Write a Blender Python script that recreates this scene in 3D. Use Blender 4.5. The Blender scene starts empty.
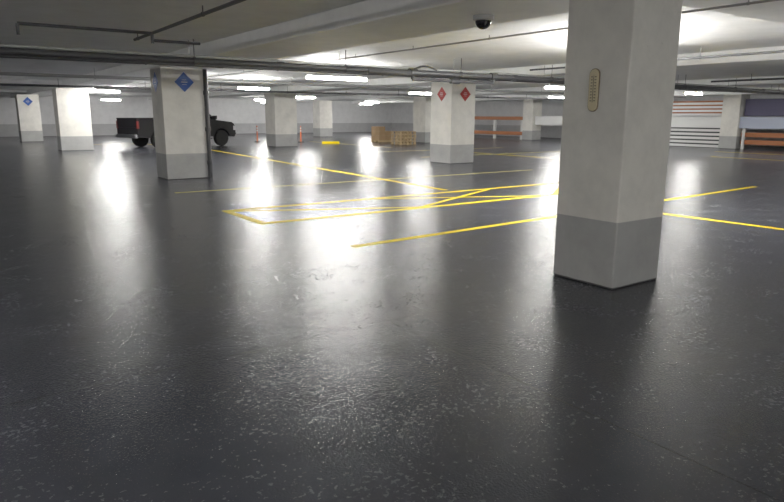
import bpy, bmesh, math, random
from mathutils import Vector, Matrix
random.seed(4)
S=bpy.context.scene
S.view_settings.view_transform='Standard'
S.view_settings.look='None'
S.view_settings.exposure=0.14
S.view_settings.gamma=1.25
COL=S.collection

# ---------------------------------------------------------------- materials
def mat(name, color=(.5,.5,.5), rough=.6, metal=0., emit=None, estr=0., spec=.5):
    m=bpy.data.materials.new(name); m.use_nodes=True
    b=m.node_tree.nodes['Principled BSDF']
    b.inputs['Base Color'].default_value=(*color,1)
    b.inputs['Roughness'].default_value=rough
    b.inputs['Metallic'].default_value=metal
    b.inputs['Specular IOR Level'].default_value=spec
    if emit:
        b.inputs['Emission Color'].default_value=(*emit,1)
        b.inputs['Emission Strength'].default_value=estr
    return m
def N(m,t,**k):
    n=m.node_tree.nodes.new(t)
    for a,v in k.items(): setattr(n,a,v)
    return n
def noise(m,scale,detail=4,vec=None,rough=.55):
    n=N(m,'ShaderNodeTexNoise'); n.inputs['Scale'].default_value=scale
    n.inputs['Detail'].default_value=detail; n.inputs['Roughness'].default_value=rough
    if vec: m.node_tree.links.new(vec,n.inputs['Vector'])
    return n
def ramp(m,fac,stops):
    r=N(m,'ShaderNodeValToRGB'); e=r.color_ramp.elements
    e[0].position=stops[0][0]; e[0].color=(*stops[0][1],1)
    e[1].position=stops[-1][0]; e[1].color=(*stops[-1][1],1)
    for p,c in stops[1:-1]:
        x=e.new(p); x.color=(*c,1)
    m.node_tree.links.new(fac,r.inputs['Fac']); return r
def math_(m,op,a,b=None,clamp=False):
    n=N(m,'ShaderNodeMath',operation=op,use_clamp=clamp); L=m.node_tree.links
    for i,v in enumerate((a,b)):
        if v is None: continue
        if isinstance(v,(int,float)): n.inputs[i].default_value=v
        else: L.new(v,n.inputs[i])
    return n.outputs[0]
def mix(m,fac,a,b,blend='MIX'):
    n=N(m,'ShaderNodeMix',data_type='RGBA',blend_type=blend); L=m.node_tree.links
    for s,v in ((n.inputs[0],fac),(n.inputs[6],a),(n.inputs[7],b)):
        if isinstance(v,(int,float)): s.default_value=v
        elif isinstance(v,tuple): s.default_value=(*v,1)
        else: L.new(v,s)
    return n.outputs[2]
def bump(m,h,strength,dist):
    b=N(m,'ShaderNodeBump'); b.inputs['Strength'].default_value=strength; b.inputs['Distance'].default_value=dist
    m.node_tree.links.new(h,b.inputs['Height'])
    return b.outputs[0]

# floor: dark glossy traffic coating
M_floor=mat('floor_coating',(.05,.052,.058),.3,spec=.20)
m=M_floor; L=m.node_tree.links; P=m.node_tree.nodes['Principled BSDF']
geo=N(m,'ShaderNodeNewGeometry'); pos=geo.outputs['Position']
n1=noise(m,.35,3,pos); n2=noise(m,2.2,3,pos); n3=noise(m,75,1,pos,.5); n6=noise(m,30,2,pos,.6)
c=ramp(m,n1.outputs[0],[(.3,(.035,.037,.047)),(.7,(.045,.047,.058))]).outputs[0]
c2=ramp(m,n2.outputs[0],[(.3,(.88,.88,.88)),(.7,(1.1,1.1,1.1))]).outputs[0]
c=mix(m,1.0,c,c2,'MULTIPLY')
sep=N(m,'ShaderNodeSeparateXYZ'); L.new(pos,sep.inputs[0])
def seam(coord,at,w):
    return math_(m,'LESS_THAN',math_(m,'ABSOLUTE',math_(m,'SUBTRACT',coord,at)),w)
sm=seam(sep.outputs['X'],2.75,.007)
for co,at in (('X',9.3),('Y',3.95),('Y',10.0)):
    sm=math_(m,'MAXIMUM',sm,seam(sep.outputs[co],at,.007))
c=mix(m,math_(m,'MULTIPLY',sm,.6),c,(.015,.015,.018))
L.new(c,P.inputs['Base Color'])
r=N(m,'ShaderNodeMapRange'); L.new(n6.outputs[0],r.inputs[0]); r.inputs[1].default_value=.3; r.inputs[2].default_value=.7
r.inputs[3].default_value=.15; r.inputs[4].default_value=.27
r2=N(m,'ShaderNodeMapRange'); L.new(n2.outputs[0],r2.inputs[0]); r2.inputs[1].default_value=.3; r2.inputs[2].default_value=.7
r2.inputs[3].default_value=-.02; r2.inputs[4].default_value=.05
L.new(math_(m,'ADD',r.outputs[0],r2.outputs[0]),P.inputs['Roughness'])
L.new(bump(m,n3.outputs[0],.6,.0046),P.inputs['Normal'])

def concrete(name,top,band=None,zb=.64,rough=.65,var=.13):
    m=mat(name,top,rough); L=m.node_tree.links; P=m.node_tree.nodes['Principled BSDF']
    g=N(m,'ShaderNodeNewGeometry'); pos=g.outputs['Position']
    a=noise(m,2.2,6,pos,.65); d=noise(m,45,3,pos)
    base=top
    if band:
        s=N(m,'ShaderNodeSeparateXYZ'); L.new(pos,s.inputs[0])
        f=math_(m,'LESS_THAN',s.outputs['Z'],zb)
        base=mix(m,f,top,band)
        f2=math_(m,'LESS_THAN',math_(m,'ADD',s.outputs['Z'],math_(m,'MULTIPLY',a.outputs[0],-.03)),.004)
        base=mix(m,f2,base,(.06,.06,.06))
    v=ramp(m,a.outputs[0],[(.3,(1-var,)*3),(.6,(1.,)*3)]).outputs[0]
    sp=ramp(m,noise(m,9,6,pos,.8).outputs[0],[(.27,(.55,.52,.48)),(.34,(1,1,1))]).outputs[0]
    base=mix(m,1.,base,v,'MULTIPLY'); base=mix(m,.8,base,sp,'MULTIPLY')
    L.new(base,P.inputs['Base Color'])
    L.new(bump(m,d.outputs[0],.35,.004),P.inputs['Normal'])
    return m
M_col=concrete('painted_concrete_column',(.78,.755,.69),(.38,.38,.37),var=.18)
M_wall=concrete('painted_wall',(.70,.70,.71),(.42,.42,.43),zb=.9)
M_ceil=concrete('ceiling_paint',(.90,.90,.89),None,var=.1)
M_beam=concrete('beam_paint',(.90,.90,.89),None,var=.1)
M_yellow=mat('yellow_line_paint',(.95,.70,.0),.5,spec=.2)
M_pale=mat('worn_line_paint',(.78,.66,.16),.5,spec=.2)
M_black=mat('black_pipe',(.015,.015,.017),.4)
M_dark=mat('dark_grey_paint',(.03,.03,.034),.5)
M_grey=mat('galvanised_pipe',(.33,.33,.33),.4,.4)
M_white=mat('white_enamel',(.75,.75,.73),.4)
M_tube=mat('light_diffuser',(.9,.9,.9),.4,emit=(1.,.985,.94),estr=190.)
M_blue=mat('blue_sign',(.015,.09,.42),.4); M_red=mat('red_sign',(.36,.02,.015),.5,spec=.2)
M_cream=mat('cream_plastic',(.66,.56,.34),.4)
M_glass=mat('dark_glass',(.01,.01,.012),.08)
M_body=mat('black_car_paint',(.005,.005,.006),.4,spec=.2)
M_tire=mat('tire_rubber',(.012,.012,.012),.8,spec=.2); M_chrome=mat('chrome',(.5,.5,.52),.25,1.)
M_tail=mat('tail_light',(.12,.008,.008),.3); M_head=mat('head_light',(.5,.5,.52),.1)
M_orange=mat('safety_orange',(.75,.14,.03),.5)
M_brown=mat('rust_orange_rail',(.34,.10,.025),.6)
M_fascia=mat('pale_blue_fascia',(.42,.47,.60),.5)
M_purple=mat('dark_purple_panel',(.05,.045,.10),.6)
M_card=mat('cardboard',(.38,.24,.12),.8); M_wood=mat('pallet_wood',(.46,.32,.16),.8)

# ---------------------------------------------------------------- helpers
def finish(name,bm,mats,parent=None,smooth=False):
    me=bpy.data.meshes.new(name); bm.normal_update(); bm.to_mesh(me); bm.free()
    for x in (mats if isinstance(mats,(list,tuple)) else [mats]): me.materials.append(x)
    if smooth:
        for p in me.polygons: p.use_smooth=True
    o=bpy.data.objects.new(name,me); COL.objects.link(o)
    if parent: o.parent=parent
    return o
def addbox(bm,x0,x1,y0,y1,z0,z1,mi=0):
    vs=[bm.verts.new((x,y,z)) for x in (x0,x1) for y in (y0,y1) for z in (z0,z1)]
    F=[(0,1,3,2),(4,6,7,5),(0,4,5,1),(2,3,7,6),(0,2,6,4),(1,5,7,3)]
    out=[]
    for f in F:
        q=bm.faces.new([vs[i] for i in f]); q.material_index=mi; out.append(q)
    return out
def box(name,x0,x1,y0,y1,z0,z1,m,parent=None,bev=0):
    bm=bmesh.new(); addbox(bm,x0,x1,y0,y1,z0,z1)
    if bev: bmesh.ops.bevel(bm,geom=bm.edges[:],offset=bev,segments=2,affect='EDGES',profile=.5)
    return finish(name,bm,m,parent)
def addcyl(bm,p0,p1,r,seg=14,mi=0,r2=None):
    p0,p1=Vector(p0),Vector(p1); d=p1-p0
    q=d.to_track_quat('Z','Y').to_matrix().to_4x4()
    M=Matrix.Translation((p0+p1)/2)@q
    n0=len(bm.faces)
    g=bmesh.ops.create_cone(bm,cap_ends=True,segments=seg,radius1=r,radius2=r if r2 is None else r2,depth=d.length,matrix=M)
    bm.faces.ensure_lookup_table()
    for f in bm.faces[n0:]: f.material_index=mi
def empty(name,loc=(0,0,0)):
    e=bpy.data.objects.new(name,None); e.location=loc; COL.objects.link(e); e.empty_display_size=.3; return e
def extrude_profile(bm,pts,y0,y1,mi=0):
    a=[bm.verts.new((x,y0,z)) for x,z in pts]; b=[bm.verts.new((x,y1,z)) for x,z in pts]
    n=len(pts)
    fs=[bm.faces.new(a),bm.faces.new(list(reversed(b)))]
    for i in range(n): fs.append(bm.faces.new((a[(i+1)%n],a[i],b[i],b[(i+1)%n])))
    for f in fs: f.material_index=mi
    return fs

ZC=3.0; ZB=2.74
# ---------------------------------------------------------------- shell
box('floor',-16,38,-16,54,-.2,0,M_floor)
box('ceiling',-16,38,-16,54,ZC,ZC+.3,M_ceil)
box('wall_back',-16,38,54,54.3,0,ZC,M_wall)
box('wall_left',-16.3,-16,-16,54,0,ZC,M_wall)
box('wall_front',-16,38,-16.3,-16,0,ZC,M_wall)
box('wall_right',38,38.3,-16,54,0,ZC,M_wall)
for i,(a,b) in enumerate(((-5.9,-4.5),(4.5,5.95),(14.0,15.6),(24,25.4),(33.2,34.4))):
    box('ceiling_beam',a,b,-16,54,ZB,ZC-.001,M_beam,bev=.02)
for a,b in ((3.3,4.4),(16.5,17.8),(30.6,32.0),(43.7,45)):
    for x0,x1 in ((-4.5,4.5),(5.95,14.0),(15.6,24),(25.4,33.2)):
        box('ceiling_cross_beam',x0+.001,x1-.001,a,b,2.86,ZC-.001,M_beam)

# ---------------------------------------------------------------- columns
cols=[(5.02,5.75,3.51,4.23),(4.57,5.66,16.27,17.2),(14.15,15.22,16.64,17.75),(4.42,5.75,32.0,33.1),(3.96,5.1,43.7,44.8),
 (14.2,15.45,30.6,31.8),(14.2,15.3,43.7,44.8),(24,25.1,43.7,44.8),(24,25.2,30.6,31.8),(24,25.1,16.7,17.8),(33.3,34.2,30.6,31.5),(33.3,34.2,16.7,17.6),
 (14.2,15.0,3.5,4.3),(-5.7,-4.8,3.5,4.3),(-5.7,-4.8,16.5,17.4),(-5.7,-4.8,-9,-8.1),(5.0,5.8,-9,-8.1)]
for c in cols:
    box('concrete_column',c[0],c[1],c[2],c[3],0,ZB-.001,M_col,bev=.012)

# ---------------------------------------------------------------- parking lines
bm=bmesh.new()
def line(x0,y0,x1,y1,w=.1,mi=0):
    d=Vector((x1-x0,y1-y0,0)).normalized(); n=Vector((-d.y,d.x,0))*w/2
    a=Vector((x0,y0,.003)); b=Vector((x1,y1,.003))
    f=bm.faces.new([bm.verts.new(p) for p in (a-n,b-n,b+n,a+n)]); f.material_index=mi
line(4.05,6.6,15.6,7.25,.12)
line(9.8,6.9,9.95,3.4,.13)
line(10.4,30.0,9.0,10.7,.13)
line(3.9,13.43,14.7,13.43,.1,1)
line(3.85,8.84,3.85,10.43,.13); line(3.8,8.84,10.4,8.84,.14); line(3.8,10.38,12.6,10.38,.14)
line(3.9,10.3,6.9,8.9,.10); line(6.9,10.3,9.9,8.9,.10); line(6.9,8.9,9.9,10.3,.10)
line(10.4,8.84,12.6,10.38,.12)
line(19.5,13,19.5,22,.14); line(15.5,20,30,20,.14,1); line(22,8,30,8,.14); line(26,8.2,26,14,.14); line(15,24,24,24,.14,1)
line(30,6,30,16,.14); line(6.2,38,9.5,38,.14); line(9.5,31,9.5,38,.14,1); line(19,27,19,36,.14,1)
finish('parking_lines',bm,[M_yellow,M_pale])

# ---------------------------------------------------------------- light fixtures
def fixture(x,y,z=2.6,l=.62):
    e=empty('fluorescent_light_fixture',(x,y,z))
    hx,hy=l,.06
    bm=bmesh.new(); addbox(bm,-hx,hx,-hy,hy,-.035,.035)
    bmesh.ops.bevel(bm,geom=bm.edges[:],offset=.018,segments=2,affect='EDGES')
    finish('diffuser',bm,M_tube,e)
    box('housing',-hx*1.01,hx*1.01,-.025,.025,.036,.065,M_white,e)
    bm=bmesh.new()
    for s in (-.7,.7): addcyl(bm,(s*hx,0,.065),(s*hx,0,ZC-z-.002),.008,8)
    finish('hanger_rods',bm,M_grey,e)
fixture(9.2,15.7,l=.95)
for x,y in ((18.3,15.7),(27.2,15.7),(6.9,22.6),(10.1,23.6),(18.2,23.6),(27.5,23.6),(6.2,30.8),(17.2,33),(27,33),
            (6.5,40.5),(18,40.5),(27,41),(10,48),(22,48.5),(31,48),(30.5,24),(-2,30),(-7.5,.8),(8,-9.5),(1,-9.5),(-9,10),(-9,20),(18.5,2.5),(30,8),
            (-4.0,4.5),(2.5,-6.5),(-8,-7)):  # unseen fixtures beside and behind the camera are added fill for near column
    fixture(x,y)
fixture(9.0,6.55,l=.6); fixture(9.9,7.2,l=.6); fixture(10.9,7.95,l=.62)  # hidden by near column: one inferred from its shadow, extras added to strengthen it

# ---------------------------------------------------------------- pipes
def hangers(bm,axis,c,lo,hi,step,z,r):
    t=lo
    while t<hi:
        p=(t,c) if axis=='x' else (c,t)
        under=any(a<=p[0]<=b for a,b in ((4.4,6.05),(13.9,15.7),(23.9,25.5),(33.1,34.5),(-6,-4.4)))
        addcyl(bm,(p[0],p[1],z),(p[0],p[1],(ZB if under else 2.86)-.002),.008,6)
        if axis=='x': addcyl(bm,(t-.015,c,z),(t+.015,c,z),r*1.3,10)
        else: addcyl(bm,(c,t-.015,z),(c,t+.015,z),r*1.3,10)
        t+=step
def longpipe(name,axis,c,lo,hi,z,r,m,step=3.0,valve=False,tee=None):
    bm=bmesh.new()
    if axis=='x': addcyl(bm,(lo,c,z),(hi,c,z),r,14)
    else: addcyl(bm,(c,lo,z),(c,hi,z),r,14)
    hangers(bm,axis,c,lo+.7,hi-.2,step,z,r)
    t=lo+2
    while t<hi:
        if axis=='x': addcyl(bm,(t-.06,c,z),(t+.06,c,z),r*1.25,12)
        else: addcyl(bm,(c,t-.06,z),(c,t+.06,z),r*1.25,12)
        t+=6.1
    if tee:
        for (a,b) in tee: addcyl(bm,a,b,r,10)
    if valve:   # by-pass loop with valves
        for x in (8.35,10.7):
            addcyl(bm,(x,c,z),(x,c,z-.14),.04,12); addcyl(bm,(x-.09,c,z),(x+.09,c,z),.085,14)
        addcyl(bm,(8.35,c,z-.14),(10.7,c,z-.14),.035,12)
        addcyl(bm,(9.4,c,z-.14),(9.65,c,z-.14),.06,12); addcyl(bm,(9.52,c,z-.14),(9.52,c,z-.02),.02,8)
        addcyl(bm,(9.52,c,z-.03),(9.52,c,z-.015),.08,14)
        addcyl(bm,(7.2,c,z-.005),(8.3,c,z-.02),.07,12)
        prev=None
        for i in range(9):
            t=i/8; p=(8.3+.6*t,c-.12,z+.06+.07*math.sin(t*math.pi))
            if prev: addcyl(bm,prev,p,.02,8)
            prev=p
    finish(name,bm,m)
longpipe('sprinkler_main_pipe','x',11.1,-15,33.0,2.50,.055,M_dark,valve=True)
longpipe('electrical_conduit','x',11.35,-15,33.0,2.60,.022,M_grey)
longpipe('sprinkler_branch_pipe','y',11.7,-3,10.9,2.68,.022,M_dark)
longpipe('sprinkler_branch_pipe','y',19.8,-3,10.9,2.68,.03,M_dark)
longpipe('sprinkler_branch_pipe','y',2.7,-2,10.9,2.76,.022,M_dark,tee=[((2.7,9.9,2.76),(1.0,9.9,2.76)),((2.7,9.9,2.76),(2.7,9.9,2.62)),((1.0,9.9,2.76),(1.0,9.9,2.62)),((2.7,9.9,2.66),(3.4,9.9,2.66))])
longpipe('electrical_conduit','y',7.3,-3,30,2.80,.014,M_grey,step=2.0)
longpipe('electrical_conduit','x',14.2,-15,33,2.66,.03,M_dark)
longpipe('electrical_conduit','x',19.5,-15,33,2.62,.045,M_grey)
longpipe('electrical_conduit','x',26,-15,33,2.6,.04,M_dark)
bm=bmesh.new(); PX,PY=5.64,16.185
addcyl(bm,(PX,PY,0.001),(PX,PY,2.73),.055,14)
for z in (.35,1.2,2.1):
    addcyl(bm,(PX,PY,z),(PX,PY,z+.1),.07,14)
finish('drain_pipe',bm,M_black)

# ---------------------------------------------------------------- signs
def diamond(name,center,face,s,m):
    e=empty(name,center)
    bm=bmesh.new()
    pts=[(0,-s),(s,0),(0,s),(-s,0)]
    vs=[[bm.verts.new((p[0],o,p[1]) if face=='y' else (o,p[0],p[1])) for p in pts] for o in (-.012,0)]
    bm.faces.new(vs[0]); bm.faces.new(vs[1])
    for i in range(4): bm.faces.new((vs[0][i],vs[0][(i+1)%4],vs[1][(i+1)%4],vs[1][i]))
    bmesh.ops.recalc_face_normals(bm,faces=bm.faces)
    finish('plate',bm,m,e)
    bm=bmesh.new()
    k=s/.3
    def bar(a0,a1,z0,z1):
        if face=='y': addbox(bm,a0*k,a1*k,-.015,-.0125,z0*k,z1*k)
        else: addbox(bm,-.015,-.0125,a0*k,a1*k,z0*k,z1*k)
    bar(-.10,.10,-.01,.01); bar(-.07,.07,.06,.07); bar(-.07,.07,-.08,-.07)
    finish('lettering',bm,M_white,e)
diamond('blue_diamond_sign',(5.13,16.268,2.40),'y',.24,M_blue)
diamond('blue_diamond_sign',(4.568,16.75,2.40),'x',.24,M_blue)
diamond('red_diamond_sign',(14.75,16.638,2.33),'y',.24,M_red)
diamond('red_diamond_sign',(14.148,17.15,2.33),'x',.24,M_red)
diamond('blue_diamond_sign',(4.5,43.698,2.35),'y',.26,M_blue)

# wall thermometer on near column
e=empty('wall_thermometer',(5.019,3.87,1.84))
def capsule(hw,hh,x0,x1):
    bm=bmesh.new(); prof=[]
    for i in range(13):
        a=math.pi*i/12; prof.append((math.cos(a)*hw,hh-hw+math.sin(a)*hw))
    for i in range(13):
        a=math.pi+math.pi*i/12; prof.append((math.cos(a)*hw,-hh+hw+math.sin(a)*hw))
    a=[bm.verts.new((x0,y,z)) for y,z in prof]; b=[bm.verts.new((x1,y*1.05,z*1.01)) for y,z in prof]
    bm.faces.new(a); bm.faces.new(b)
    for i in range(len(prof)): bm.faces.new((a[i],a[(i+1)%len(prof)],b[(i+1)%len(prof)],b[i]))
    bmesh.ops.recalc_face_normals(bm,faces=bm.faces); return bm
finish('frame',capsule(.056,.195,-.010,0),mat('brown_frame',(.16,.11,.06),.5),e)
finish('backing_plate',capsule(.049,.186,-.016,-.0102),M_cream,e)
bm=bmesh.new(); addcyl(bm,(-.018,0,-.11),(-.018,0,.13),.0025,8)
for i in range(9): addbox(bm,-.019,-.0165,-.030,-.012,-.10+i*.027,-.092+i*.027); addbox(bm,-.019,-.0165,.012,.030,-.10+i*.027,-.092+i*.027)
finish('tube_and_scale',bm,M_dark,e)

# dome camera
e=empty('dome_security_camera',(5.3,5.7,ZB))
bm=bmesh.new(); addcyl(bm,(0,0,-.05),(0,0,-.001),.12,24); addcyl(bm,(0,0,-.06),(0,0,-.05),.10,24,r2=.12)
finish('mount',bm,M_grey,e)
bm=bmesh.new(); bmesh.ops.create_uvsphere(bm,u_segments=24,v_segments=14,radius=.095,matrix=Matrix.Translation((0,0,-.062)))
bmesh.ops.delete(bm,geom=[v for v in bm.verts if v.co.z>-.058],context='VERTS')
finish('dome',bm,M_glass,e,True)

# ---------------------------------------------------------------- pickup truck
T=empty('pickup_truck',(10.25,33.8,0)); T.rotation_euler=(0,0,math.radians(16))
def arch(cx,r,z0,n=10):
    a0=math.asin((z0-.42)/r) if abs(z0-.42)<r else 0
    return [(cx+r*math.cos(math.pi-a0-(math.pi-2*a0)*i/n),.42+r*math.sin(math.pi-a0-(math.pi-2*a0)*i/n)) for i in range(n+1)]
xr,xf=-1.72,1.95
prof=[(-2.85,.55)]+arch(xr,.5,.5)+arch(xf,.5,.5)+[(2.72,.45),(2.84,.6),(2.84,1.08),(2.7,1.24),(1.6,1.36),(-.55,1.38),(-2.85,1.38)]
bm=bmesh.new(); extrude_profile(bm,prof,-.98,.98); bmesh.ops.recalc_face_normals(bm,faces=bm.faces)
bmesh.ops.bevel(bm,geom=[ed for ed in bm.edges if all(abs(abs(v.co.y)-.98)<1e-4 for v in ed.verts) and min(v.co.z for v in ed.verts)>1.0],offset=.05,segments=2,affect='EDGES')
finish('body',bm,M_body,T)
bm=bmesh.new()
v=[bm.verts.new(p) for p in ((-.62,-.93,1.36),(1.75,-.93,1.33),(1.75,.93,1.33),(-.62,.93,1.36),(-.5,-.75,1.96),(1.0,-.75,1.98),(1.0,.75,1.98),(-.5,.75,1.96))]
for f in ((0,1,5,4),(1,2,6,5),(2,3,7,6),(3,0,4,7),(4,5,6,7),(3,2,1,0)): bm.faces.new([v[i] for i in f])
bmesh.ops.recalc_face_normals(bm,faces=bm.faces)
bmesh.ops.bevel(bm,geom=bm.edges[:],offset=.05,segments=2,affect='EDGES')
finish('cab',bm,M_body,T)
bm=bmesh.new()
def quad(ps): bm.faces.new([bm.verts.new(p) for p in ps])
for s in (-1,1):
    for xa,xb,xc,xd in ((-.5,.45,.4,-.42),(.55,1.5,.95,.5)):
        quad([(xa,s*.918,1.43),(xb,s*.918,1.43),(xc,s*.785,1.88),(xd,s*.785,1.88)])
quad([(1.70,-.8,1.42),(1.70,.8,1.42),(1.10,.66,1.92),(1.10,-.66,1.92)])
quad([(-.61,-.7,1.44),(-.61,.7,1.44),(-.53,.62,1.88),(-.53,-.62,1.88)])
finish('windows',bm,M_glass,T)
bm=bmesh.new(); addbox(bm,-2.75,-.75,-.8,.8,1.385,1.40)
finish('bed_liner',bm,M_dark,T)
bm=bmesh.new(); addbox(bm,-2.85,-.65,-.98,-.88,1.37,1.46); addbox(bm,-2.85,-.65,.88,.98,1.37,1.46); addbox(bm,-2.87,-2.78,-.9,.9,1.0,1.46)
bmesh.ops.bevel(bm,geom=bm.edges[:],offset=.015,segments=1,affect='EDGES')
finish('bed_rails',bm,M_body,T)
for i,(x,y) in enumerate(((xr,-.86),(xr,.86),(xf,-.86),(xf,.86))):
    bm=bmesh.new(); s=-1 if y<0 else 1
    addcyl(bm,(x,y-.13,.41),(x,y+.13,.41),.41,28)
    bmesh.ops.bevel(bm,geom=[ed for ed in bm.edges if abs(ed.verts[0].co.y-ed.verts[1].co.y)<1e-4],offset=.03,segments=2,affect='EDGES')
    addcyl(bm,(x,y+s*.125,.41),(x,y+s*.137,.41),.25,24,1)
    addcyl(bm,(x,y+s*.13,.41),(x,y+s*.15,.41),.07,12,1)
    for k in range(5):
        a=k*2*math.pi/5; addcyl(bm,(x+.15*math.cos(a),y+s*.136,.41+.15*math.sin(a)),(x+.15*math.cos(a),y+s*.140,.41+.15*math.sin(a)),.045,10,0)
    finish('wheel_%d'%(i+1),bm,[M_tire,M_chrome],T)
bm=bmesh.new(); addbox(bm,2.80,2.95,-.95,.95,.48,.68); addbox(bm,-3.0,-2.84,-.92,.92,.5,.68); addbox(bm,2.83,2.87,-.5,.5,.75,1.05)
bmesh.ops.bevel(bm,geom=bm.edges[:],offset=.02,segments=2,affect='EDGES')
finish('bumpers_and_grille',bm,M_chrome,T)
box('headlight_1',2.7,2.86,-.985,-.6,.82,1.04,M_head,T); box('headlight_2',2.7,2.86,.6,.985,.82,1.04,M_head,T)
box('taillight_1',-2.87,-2.78,-.99,-.86,.95,1.3,M_tail,T); box('taillight_2',-2.87,-2.78,.86,.99,.95,1.3,M_tail,T)
box('mirror_1',1.4,1.55,-1.18,-.94,1.4,1.58,M_body,T,.02); box('mirror_2',1.4,1.55,.94,1.18,1.4,1.58,M_body,T,.02)
box('running_board_1',-.9,1.3,-1.02,-.9,.36,.43,M_dark,T); box('running_board_2',-.9,1.3,.9,1.02,.36,.43,M_dark,T)

# ---------------------------------------------------------------- stored goods
def pallet(e,w,d):
    bm=bmesh.new()
    for y in (-d/2+.05,0,d/2-.05): addbox(bm,-w/2,w/2,y-.05,y+.05,0.001,.09)
    for i in range(7):
        x=-w/2+.05+i*(w-.1)/6; addbox(bm,x-.05,x+.05,-d/2,d/2,.091,.115)
    finish('pallet',bm,M_wood,e)
e=empty('cardboard_box_stack',(22.7,33.4,0)); pallet(e,.95,.95)
k=0
for z in (.12,.40,.68):
    for x in (-.45,.01):
        for y in (-.45,.01):
            if z>.6 and x>0: continue
            k+=1; box('carton_%d'%k,x,x+.44,y,y+.44,z,z+.27,M_card,e,.008)
e=empty('pallet_stack',(21.9,29.9,0))
bm=bmesh.new()
for j in range(4):
    z=j*.19; o=random.uniform(-.06,.06)
    for y in (-.4,0,.4):
        for x in (-.5,0,.5): addbox(bm,x+o-.06,x+o+.06,y-.05,y+.05,z+.025,z+.135)
    for i in range(6):
        x=-.5+o+i/5; addbox(bm,x-.05,x+.05,-.48,.48,z+.137,z+.165)
    for y in (-.4,0,.4): addbox(bm,-.58+o,.58+o,y-.06,y+.06,z+.001,z+.023)
finish('stacked_pallets',bm,M_wood,e)
for x,y in ((18.0,35.2),(15.9,36.9)):
    e=empty('traffic_delineator_post',(x,y,0))
    bm=bmesh.new(); addcyl(bm,(0,0,0.001),(0,0,.05),.18,8); finish('base',bm,M_black,e)
    bm=bmesh.new(); addcyl(bm,(0,0,.05),(0,0,.95),.04,14,r2=.032); bmesh.ops.create_uvsphere(bm,u_segments=12,v_segments=8,radius=.036,matrix=Matrix.Translation((0,0,.95))); finish('post',bm,M_orange,e)
    bm=bmesh.new(); addcyl(bm,(0,0,.65),(0,0,.73),.041,14); addcyl(bm,(0,0,.80),(0,0,.88),.039,14); finish('reflective_bands',bm,M_white,e)
bm=bmesh.new(); extrude_profile(bm,[(-.1,.001),(.1,.001),(.07,.13),(-.07,.13)],-.5,.5); bmesh.ops.recalc_face_normals(bm,faces=bm.faces)
o=finish('yellow_wheel_stop',bm,M_yellow); o.location=(18.6,32.6,0); o.rotation_euler=(0,0,math.radians(60))

# ---------------------------------------------------------------- right hand ramp structure
X=33.6
R=empty('ramp_guard_wall',(0,0,0))
box('fascia',X-.15,X+.05,9,17.0,1.05,1.62,M_fascia,R)
box('fascia_white',X-.15,X+.05,17.001,30.5,1.05,1.62,M_white,R)
bm=bmesh.new()
for i in range(5): addbox(bm,X-.12,X,17.7,21.5,.03+i*.205,.15+i*.205)
finish('ribbed_panel',bm,M_white,R)
box('ribbed_panel_backing',X+.001,X+.05,17.7,21.5,0.001,1.04,M_dark,R)
bm=bmesh.new()
for i in range(4): addbox(bm,X-.12,X,17.7,22,1.68+i*.19,1.79+i*.19)
finish('upper_slats',bm,M_white,R)
box('upper_slats_backing',X+.001,X+.05,17.7,22,1.68,2.45,M_brown,R)
box('dark_panel',X,X+.1,9,16.6,1.66,2.5,M_purple,R)
bm=bmesh.new()
for z in (.25,.62): addbox(bm,X-.08,X,9,16.6,z,z+.22)
finish('guard_rail_boards',bm,M_brown,R)
bm=bmesh.new()
for y in (9.5,12,14.3,16.4): addbox(bm,X-.14,X-.081,y,y+.12,0.001,1.04)
finish('guard_rail_posts',bm,M_white,R)
R=empty('guard_rail',(0,0,0))
bm=bmesh.new()
for z in (.3,1.35): addbox(bm,X-.08,X,31.6,43,z,z+.24)
finish('boards',bm,M_brown,R)
bm=bmesh.new()
for y in (31.8,34.5,37.5,40.5,42.8): addbox(bm,X-.001,X+.15,y,y+.18,0.001,1.6)
finish('posts',bm,M_white,R)

# ---------------------------------------------------------------- world + camera
w=bpy.data.worlds.new('world'); S.world=w; w.use_nodes=True
w.node_tree.nodes['Background'].inputs[0].default_value=(.8,.85,1,1); w.node_tree.nodes['Background'].inputs[1].default_value=.1
f,pitch,roll,yaw=632.57,.21047,.003967,.61436
F=Vector((math.sin(yaw)*math.cos(pitch),math.cos(yaw)*math.cos(pitch),-math.sin(pitch)))
Rr=Vector((math.cos(yaw),-math.sin(yaw),0)); U=Rr.cross(F)
c,s=math.cos(roll),math.sin(roll)
R2=c*Rr+s*U; U2=-s*Rr+c*U
cam=bpy.data.cameras.new('camera'); co=bpy.data.objects.new('camera',cam); COL.objects.link(co)
Mx=Matrix((R2,U2,-F)).transposed().to_4x4(); Mx.translation=(0,0,1.6); co.matrix_world=Mx
cam.sensor_width=36; cam.lens=f/784*36; cam.clip_end=200
S.camera=co
